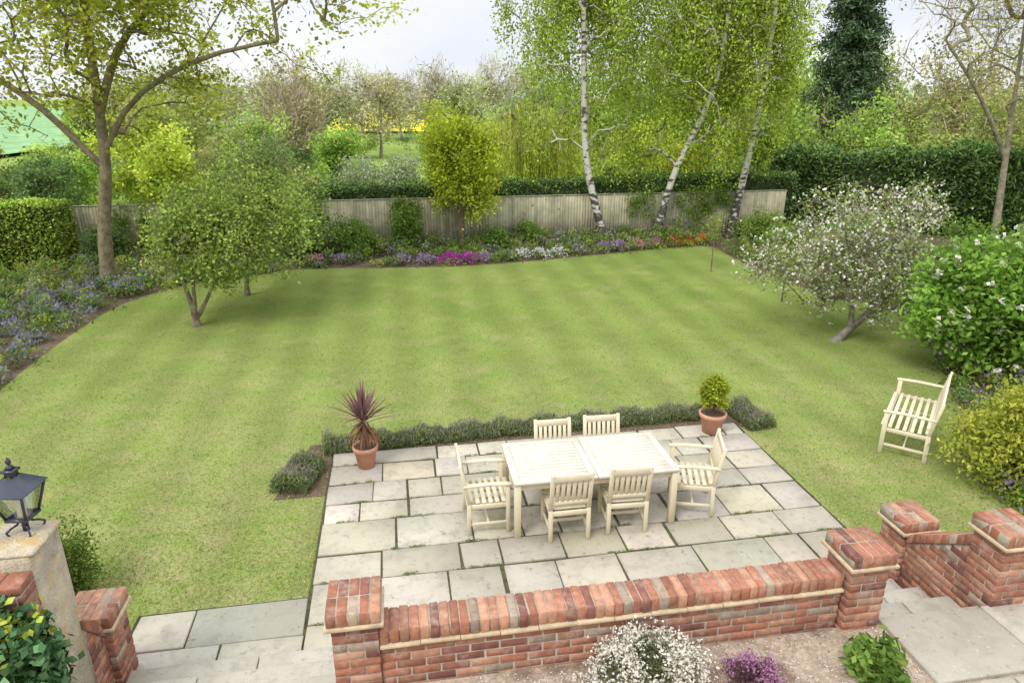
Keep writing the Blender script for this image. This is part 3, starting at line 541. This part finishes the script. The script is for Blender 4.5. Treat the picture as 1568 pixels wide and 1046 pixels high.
# ---------------------------------------------------------------- hedges
def hedge(name,p0,p1,wd,z0,h,n,L,W,c0,c1,rough=.06,h2=None):
    e=empty(name); p0=np.array(p0,float);p1=np.array(p1,float);d=p1-p0;Ln=np.linalg.norm(d);d/=Ln;nr=np.array([-d[1],d[0]]); h2=h2 or h
    A=[Ln*h,Ln*h*.3,Ln*wd*1.5,wd*h,wd*h]; pr=np.array(A)/sum(A); k=rng.choice(5,n,p=pr); u=rng.random(n);v=rng.random(n)
    s=np.where((k==3),0,np.where(k==4,Ln,u*Ln)); t=np.where(k==0,-wd/2,np.where(k==1,wd/2,(v-.5)*wd*1.0)); t=np.where(k>=3,(u-.5)*wd,t)
    hh=h+(h2-h)*s/Ln; z=np.where(k==2,1,v)*hh
    lm=np.sin(s*2.3+z*1.7)*.5+np.sin(s*5.1-z*3.3+1)*.3+np.sin(s*.9+2)*.6
    t=t+np.sign(t)*lm*rough*(k<2)*1.0; z=z+lm*rough*(k==2); 
    P=np.stack([p0[0]+d[0]*s+nr[0]*t,p0[1]+d[1]*s+nr[1]*t,z0+z],1)+rng.normal(size=(n,3))*rough*.6
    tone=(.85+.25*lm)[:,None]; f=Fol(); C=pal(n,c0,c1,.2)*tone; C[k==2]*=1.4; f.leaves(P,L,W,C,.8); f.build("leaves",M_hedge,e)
    V=[]; g=.08
    for zz in (0,1):
        for (s_,t_) in ((g,-wd/2+g),(Ln-g,-wd/2+g),(Ln-g,wd/2-g),(g,wd/2-g)):
            z_=z0 if zz==0 else z0+(h+(h2-h)*s_/Ln)-g; V.append((p0[0]+d[0]*s_+nr[0]*t_,p0[1]+d[1]*s_+nr[1]*t_,z_))
    mesh_np("core",V,[[0,3,2,1],[4,5,6,7],[0,1,5,4],[1,2,6,5],[2,3,7,6],[3,0,4,7]],None,M_core,e); return e
fy=lambda x:24.12+.1675*x
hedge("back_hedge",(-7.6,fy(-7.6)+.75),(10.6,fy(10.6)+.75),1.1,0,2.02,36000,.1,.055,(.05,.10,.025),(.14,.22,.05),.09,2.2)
hedge("clipped_hedge",(-22,19.6),(-13.7,20.95),1.3,0,1.9,26000,.09,.06,(.12,.21,.02),(.28,.38,.06),.05)
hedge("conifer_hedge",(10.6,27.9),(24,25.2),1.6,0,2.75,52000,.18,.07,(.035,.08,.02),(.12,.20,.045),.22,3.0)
# ---------------------------------------------------------------- fence
e=empty("wooden_fence"); b=Boxes()
dvec=np.array([math.cos(math.atan(.1675)),math.sin(math.atan(.1675))])
s=0; tot=(10.2+14.4)/dvec[0]
while s<tot:
    px=-14.4+dvec[0]*s; py=fy(px); c=np.array([.40,.37,.25])*rng.uniform(.82,1.15); hh=1.66+rng.normal()*.004
    p=np.array([px,py]); q=p+dvec*.115; n_=np.array([-dvec[1],dvec[0]])*.018; o_=n_*.6
    v=np.array([[*p,0],[*(q-o_),0],[*(q-o_+n_),0],[*(p+n_),0],[*p,hh],[*(q-o_),hh],[*(q-o_+n_),hh],[*(p+n_),hh]]); b.V.append(v); b.C.append(np.tile(c,(8,1))); b.M+=[0]*6; s+=.104
for k in range(0,14):
    s0=k*1.83; px=-14.4+dvec[0]*s0
    if px<10.3: b.beam((px,fy(px)-.0,0),(px,fy(px)-.0,1.70),.06,.06,col=(.34,.31,.22))
p0=(-14.4,fy(-14.4),1.68);p1=(10.2,fy(10.2),1.68); b.beam(p0,p1,.05,.03,(dvec[1],-dvec[0],0),col=(.38,.35,.26)); b.beam((p0[0],p0[1]-.02,.08),(p1[0],p1[1]-.02,.08),.03,.15,(dvec[1],-dvec[0],0),col=(.2,.18,.13))
b.build("boards",M_fence,e)
# ---------------------------------------------------------------- borders
leafc=[((.09,.17,.03),(.19,.30,.07)),((.14,.22,.05),(.25,.34,.1)),((.10,.15,.045),(.17,.24,.08)),((.21,.28,.05),(.34,.41,.09)),((.17,.21,.13),(.27,.32,.21))]
def mound(f,x,y,r,h,n,ci,L=.09,W=.035,fl=None,fcol=None,spike=False,fs=.06):
    P=np.stack([x+rng.normal(size=n)*r*.5,y+rng.normal(size=n)*r*.5,np.zeros(n)],1); dd=np.minimum(1,np.hypot(P[:,0]-x,P[:,1]-y)/r/1.3); P[:,2]=h*(1-dd**2)*rng.random(n)**.5+.02
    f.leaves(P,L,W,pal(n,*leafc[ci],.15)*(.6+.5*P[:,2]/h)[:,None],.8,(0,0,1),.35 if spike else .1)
    if fl:
        k=rng.choice(n,fl); Q=P[k].copy(); Q[:,:2]+=rng.normal(size=(fl,2))*.03; Q[:,2]+=rng.uniform(.02,.08+.1*h,fl); f.leaves(Q,fs,fs*.75,pal(fl,fcol[0],fcol[1],.12),.5)
def strip(inner,outer,t,s):
    i=np.array(inner);o=np.array(outer); x=t*(len(i)-1); k=min(int(x),len(i)-2); fr=x-k; a=i[k]*(1-fr)+i[k+1]*fr; c=o[k]*(1-fr)+o[k+1]*fr; return a*(1-s)+c*s
BLUE=((.17,.16,.36),(.26,.23,.46)); 
fo=Fol(); inner=[(-9.1,10.4)]+lawn[:7]; outer=[(-14,10),(-14.5,11.5),(-15,13),(-15.5,15),(-15,17),(-14.5,19),(-12,21.4),(-7.4,22.5)]
for i in range(540):
    s=rng.random(); t=rng.random(); x,y=strip(inner,outer,t,.03+.95*s); r=rng.uniform(.18,.45); h=rng.uniform(.15,.4)+.35*s
    blue=(s<.35 and rng.random()<.65)
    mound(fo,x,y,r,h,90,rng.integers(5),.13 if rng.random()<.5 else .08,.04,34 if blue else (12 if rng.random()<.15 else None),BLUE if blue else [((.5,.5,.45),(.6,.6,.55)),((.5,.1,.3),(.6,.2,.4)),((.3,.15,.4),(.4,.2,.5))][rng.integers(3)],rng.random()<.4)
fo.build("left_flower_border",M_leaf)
fo=Fol(); inner=lawn[6:13]; outer=[(x,fy(x)-.3) for x,y in inner]
for i in range(330):
    s=rng.random()**.8; t=rng.random(); x,y=strip(inner,outer,t,.06+.92*s); r=rng.uniform(.15,.4); h=rng.uniform(.12,.25)+.45*s
    mound(fo,x,y,r,h,90,rng.integers(5),.1,.04,12 if rng.random()<.25 else None,((.35,.2,.4),(.5,.36,.52)),rng.random()<.4)
MAG=((.34,.03,.34),(.45,.05,.42)); LIL=((.28,.17,.38),(.38,.26,.48)); PNK=((.5,.18,.34),(.58,.3,.42)); WHT=((.5,.55,.57),(.6,.63,.65)); RED=((.45,.04,.02),(.5,.13,.04))
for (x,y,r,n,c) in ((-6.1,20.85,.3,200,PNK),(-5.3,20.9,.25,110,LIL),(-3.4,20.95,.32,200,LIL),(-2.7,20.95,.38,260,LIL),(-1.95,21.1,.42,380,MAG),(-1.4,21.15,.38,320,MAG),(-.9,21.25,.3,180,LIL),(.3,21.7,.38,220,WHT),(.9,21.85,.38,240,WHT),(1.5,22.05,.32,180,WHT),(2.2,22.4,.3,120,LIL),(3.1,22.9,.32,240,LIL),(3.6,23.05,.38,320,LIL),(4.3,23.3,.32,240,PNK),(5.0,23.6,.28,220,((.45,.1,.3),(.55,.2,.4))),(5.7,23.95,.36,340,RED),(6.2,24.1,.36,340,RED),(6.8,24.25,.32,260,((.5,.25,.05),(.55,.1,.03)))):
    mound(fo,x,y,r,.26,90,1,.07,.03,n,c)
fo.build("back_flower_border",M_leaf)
fo=Fol(); inner=lawn[12:18]; outer=[(9.5,26.5),(10.2,23.5),(10.6,20.5),(11.2,18.5),(11.5,16.5),(11.8,14.5)]
for i in range(200):
    s=rng.random(); t=rng.random(); x,y=strip(inner,outer,t,.06+.9*s); mound(fo,x,y,rng.uniform(.2,.45),rng.uniform(.25,.55)+.4*s,120,rng.integers(4),.08,.045,10 if rng.random()<.15 else None,((.5,.3,.5),(.6,.5,.6)))
inner=[(8.35,12.4),(7.7,10.9),(7.2,9.4),(6.6,8.3),(6.4,7.2),(6.4,6.0)]; outer=[(10,12.4),(9.6,10.9),(9.2,9.4),(8.6,8.3),(8.4,7.2),(8.2,6.0)]
for i in range(150):
    s=rng.random()**1.3; t=rng.random(); x,y=strip(inner,outer,t,-.02+.9*s); mound(fo,x,y,rng.uniform(.15,.3),rng.uniform(.12,.3),110,rng.integers(4),.06,.03,14 if rng.random()<.3 else None,((.28,.22,.42),(.4,.33,.48)))
fo.build("right_flower_border",M_leaf)
SG0,SG1=(.09,.17,.03),(.21,.32,.075)
for i,(x,y,r,h,c0,c1) in enumerate([(-5.2,22.3,.75,1.25,SG0,SG1),(-3.55,22.9,.5,1.6,SG0,SG1),(-6.6,21.9,.9,1.5,(.1,.16,.06),(.2,.27,.1)),(-9.2,20.4,1.0,1.4,SG0,SG1),(-12.2,20.4,.8,1.3,(.06,.12,.04),(.15,.23,.07)),(-8.4,21.3,.8,1.9,SG0,SG1),(.6,23.6,.4,.8,SG0,SG1),(-.6,22.9,.4,.7,SG0,SG1),(8.9,24.0,.8,1.2,(.15,.24,.05),(.28,.38,.09)),(8.9,22.0,.8,1.0,SG0,SG1),(9.5,19.7,.8,1.1,(.15,.23,.05),(.28,.36,.09)),(10.6,17.2,1.0,1.5,SG0,SG1),(11.5,22.0,1.1,1.6,SG0,SG1),(12.5,18.5,1.2,1.8,SG0,SG1)]):
    shrub("garden_shrub",(x,y,h*.5),(r,r*.8,h*.5),70,72,.13,.085,.055,c0,c1,40+i)
fo=Fol()
for (x0,x1,z0,z1,n) in ((4.2,5.1,.9,1.75,800),(6.0,7.2,.6,1.8,1300),(7.2,8.4,1.0,1.9,1100),(-7.4,-6.2,.3,2.0,2400),(-4.0,-3.2,.4,1.75,1300),(-12.8,-11.6,.3,1.8,1600)):
    m=22; cx=rng.uniform(x0,x1,m); cz=rng.uniform(z0,z1,m); k=rng.integers(0,m,n); X=cx[k]+rng.normal(size=n)*.12; Z=cz[k]+rng.normal(size=n)*.12
    fo.leaves(np.stack([X,fy(X)-.1-rng.random(n)*.12,np.maximum(Z,.05)],1),.08,.055,pal(n,SG0,(.24,.34,.08),.15),.3)
fo.build("climbing_plant",M_leaf)
# ---------------------------------------------------------------- background vegetation
rng=np.random.default_rng(77)
bgT=Tubes(); bgF=Fol((1.38,1.34,1.34)); bgW=Fol()
def bgtree(x,y,h,r,c0,c1,per,L,kind,seed,n=70,haze_tint=.0,low=.14):
    zc=h*.56; rz=h*.5; tg=lumpy_pts(n,(x,y,zc),(r*1.15,r*1.15,rz*1.1),.42,.6,seed,h*low)
    bark=np.array((.28,.24,.17))*(1-haze_tint)+np.array((.45,.46,.43))*haze_tint
    skeleton(bgT,[smoothpath([(x,y,0),(x+rng.normal()*.2,y,h*.35),(x+rng.normal()*.4,y,h*.75)],6)],tg,.028*h*.7,.02,1.2,tuple(bark),.2,.4,wig=.08)
    if kind!='leaf':
        k=np.repeat(np.arange(len(tg)),26 if kind=='bare' else 7); out=unit(tg[k]-np.array([x,y,h*.3]))
        Q=tg[k]+rng.normal(size=(len(k),3))*h*.06; bgW.leaves(Q,.12*h,.03+y*.0004,np.tile(bark,(len(k),1))*rng.uniform(.8,1.3,(len(k),1)),0,out,.55)
    c0=np.array(c0)*(1-haze_tint)+np.array((.36,.42,.30))*haze_tint; c1=np.array(c1)*(1-haze_tint)+np.array((.46,.50,.38))*haze_tint  # distance haze painted in: bark and leaf colours blended towards pale grey-green
    clumps(bgF,tg,per,h*.055,L,L*.65,c0,c1,.9,cvar=.28)
G1=((.17,.28,.05),(.31,.43,.09)); G2=((.22,.29,.06),(.36,.42,.12)); OL=((.27,.27,.11),(.37,.36,.16)); DG=((.08,.14,.05),(.17,.25,.08)); YG=((.27,.37,.04),(.43,.51,.08))
bl=[
(-15,30,3.7,2.3,YG,100,.15,'leaf'),(-19,30,3.4,2.2,G1,90,.14,'leaf'),(-17.5,26,3.2,1.6,DG,90,.12,'leaf'),(-20.5,25,3.0,1.8,DG,90,.12,'mix'),(-22,29,3.2,2,G2,60,.14,'mix'),
(-9.3,38,3.9,1.9,G1,90,.15,'leaf'),(-11,30,3.4,1.5,DG,60,.12,'mix'),(-12.5,35,4.6,2,G1,60,.15,'mix'),
(-17,58,8.2,5.0,OL,40,.24,'mix'),(-11.5,62,7.6,4.2,OL,34,.24,'mix'),(-24,54,8.0,4.6,G2,56,.24,'mix'),(-30,55,7.4,3.8,OL,50,.24,'mix'),(-21,44,6,2.8,G2,56,.2,'mix'),(-14,46,6.6,2.6,OL,16,.2,'bare'),(-27,46,5.6,2.6,G1,64,.2,'mix'),
(-9,85,9.5,4.5,OL,12,.32,'bare'),(-14,90,9.0,5,OL,24,.32,'bare'),(-5.5,78,8.0,3.6,G2,34,.3,'mix'),(-20,95,9.5,6,OL,26,.32,'mix'),(-2,90,9.2,5,OL,20,.32,'bare'),(3,84,9.2,5,G2,30,.3,'mix'),(-26,80,8,5,G2,40,.32,'mix'),(-35,85,8.5,5,OL,34,.32,'mix'),(-19,72,7.4,4,DG,40,.28,'mix'),(1,55,5.0,2.8,DG,56,.24,'mix'),
(5,46,6.5,3.6,G1,66,.22,'mix'),(9.5,44,7.5,4,G1,80,.22,'leaf'),(14,46,8,4.2,G2,70,.22,'mix'),(12.5,36,5.5,3,G1,80,.18,'leaf'),(7,37,4.6,2.3,YG,80,.16,'leaf'),(3,58,7.2,4,DG,56,.24,'mix'),(20,50,9,5,G1,70,.24,'leaf'),
(21,42,8,3.5,G2,56,.2,'mix'),(25,40,8.2,4,OL,50,.2,'mix'),(29,36,7,3.5,G1,72,.2,'mix'),(33,42,9,4.5,G2,56,.22,'mix'),(16,33,5.0,2.6,G1,80,.16,'mix'),(21,31,5.6,2.6,G2,66,.16,'mix'),(26,30,5.6,2.8,G1,66,.16,'mix'),(38,40,9,5,G1,56,.2,'mix'),
(-42,80,6.5,4,DG,60,.3,'leaf')]
for i,(x,y,h,r,c,per,L,kd) in enumerate(bl): bgtree(x,y,h,r,c[0],c[1],int(per*.8),L*1.1,kd,100+i,80 if h<5 else 105,haze_tint=min(.4,max(0,(y-40)/150)),low=.1)
for i in range(60):
    y=rng.uniform(110,330); x=rng.uniform(-.85,.85)*y
    if x/y<-.52 and y<320: continue
    if -.24<x/y<-.13: continue
    h=rng.uniform(5,10); bgtree(x,y,h,h*rng.uniform(.8,1.5),*[G2,G1,OL][rng.integers(3)],34,.95,'leaf',300+i,20,haze_tint=.5,low=.0)
for i in range(140):
    y=rng.uniform(29,75); x=rng.uniform(-.72,.62)*y
    if -.22<x/y<-.12 and y<60: continue
    if -.05<x/y<.1 and y<46: continue
    if x/y<-.55 and y>55: continue
    h=rng.uniform(1.2,2.6)*(1+max(0,y-45)/60); c=[G1,G2,DG,DG,YG,OL][rng.integers(6)]; tg=lumpy_pts(30,(x,y,h*.45),(h*1.1,h*.9,h*.55),.4,.5,500+i,.1); clumps(bgF,tg,38,.2,.18,.12,c[0],c[1],.9,cvar=.25)
for (x,y,r) in ((-7.5,34,1.5),(-5.6,34.5,1.3)):
    tg=lumpy_pts(40,(x,y,1.3),(r,r,.9),.4,.3,int(900+x*3),.2); clumps(bgF,tg,60,.2,.12,.08,(.16,.22,.1),(.26,.32,.14)); clumps(bgF,tg,18,.22,.11,.09,(.4,.4,.37),(.48,.46,.43))
tg=lumpy_pts(60,(8.2,33,2.3),(1.9,1,.8),.4,.3,950,.2); clumps(bgF,tg,60,.2,.12,.08,(.42,.38,.03),(.52,.48,.06)); clumps(bgF,tg,30,.2,.12,.08,*G1)
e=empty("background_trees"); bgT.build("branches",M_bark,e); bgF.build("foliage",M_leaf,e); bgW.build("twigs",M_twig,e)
# ---------------------------------------------------------------- grass blades, pebbles
n=170000; Y=4.5+ (rng.random(n)**2.1)*15; X=rng.uniform(-.78,.78,n)*(Y*.94+1.7)
def inpoly(X,Y,poly):
    c=np.zeros(len(X),bool); p=np.array(poly); j=len(p)-1
    for i in range(len(p)):
        t=((p[i,1]>Y)!=(p[j,1]>Y))&(X<(p[j,0]-p[i,0])*(Y-p[i,1])/(p[j,1]-p[i,1]+1e-12)+p[i,0]); c^=t; j=i
    return c
A=(X-OX)*ex[0]+(Y-OY)*ex[1]; B=(X-OX)*ey[0]+(Y-OY)*ey[1]
m=inpoly(X,Y,lawnpoly)&~((A>-.46)&(A<5.81)&(B<5.06))&~((A>-2.12)&(A<0)&(B<2.0))&~((A>-3)&(A<6.1)&(B<1.0))
X=X[m];Y=Y[m]; fo=Fol(); h=rng.uniform(.018,.04,len(X)); pt=np.sin(X*1.3+Y*.7)*np.sin(Y*1.1-X*.4); C=pal(len(X),(.13,.19,.04),(.23,.28,.07),.2)*(1+.06*pt)[:,None]
dry=(rng.random(len(X))<.16); C[dry]=pal(dry.sum(),(.3,.26,.12),(.38,.33,.18))
fo.leaves(np.stack([X,Y,h*.4],1),h*1.3,.008,C,.9,(0,0,1),.35); fo.build("grass",M_grass)
n=9000; A=rng.uniform(.4,4.6,n); B=rng.uniform(-1.6,.0,n); P=Farr(np.stack([A,B,np.full(n,T0+.003)],1)); s=rng.uniform(.004,.013,n)[:,None]
o6=np.array([[1,0,0],[0,1,0],[-1,0,0],[0,-1,0],[0,0,.7],[0,0,-.5]]); th=rng.random(n)*6.28
Vv=o6[None]*s[:,None]*rng.uniform(.6,1.3,(n,6,1)); c_,s_=np.cos(th)[:,None],np.sin(th)[:,None]; Vr=np.stack([Vv[:,:,0]*c_-Vv[:,:,1]*s_,Vv[:,:,0]*s_+Vv[:,:,1]*c_,Vv[:,:,2]],-1)+P[:,None]
f8=np.array([[0,1,4],[1,2,4],[2,3,4],[3,0,4],[1,0,5],[2,1,5],[3,2,5],[0,3,5]]); Ff=(f8[None]+np.arange(n)[:,None,None]*6).reshape(-1,3)
cc=pal(n,(.36,.27,.19),(.62,.55,.46),.15); mesh_np("gravel",Vr.reshape(-1,3),Ff,np.clip(np.repeat(cc,6,0),0,1),M_pebble)
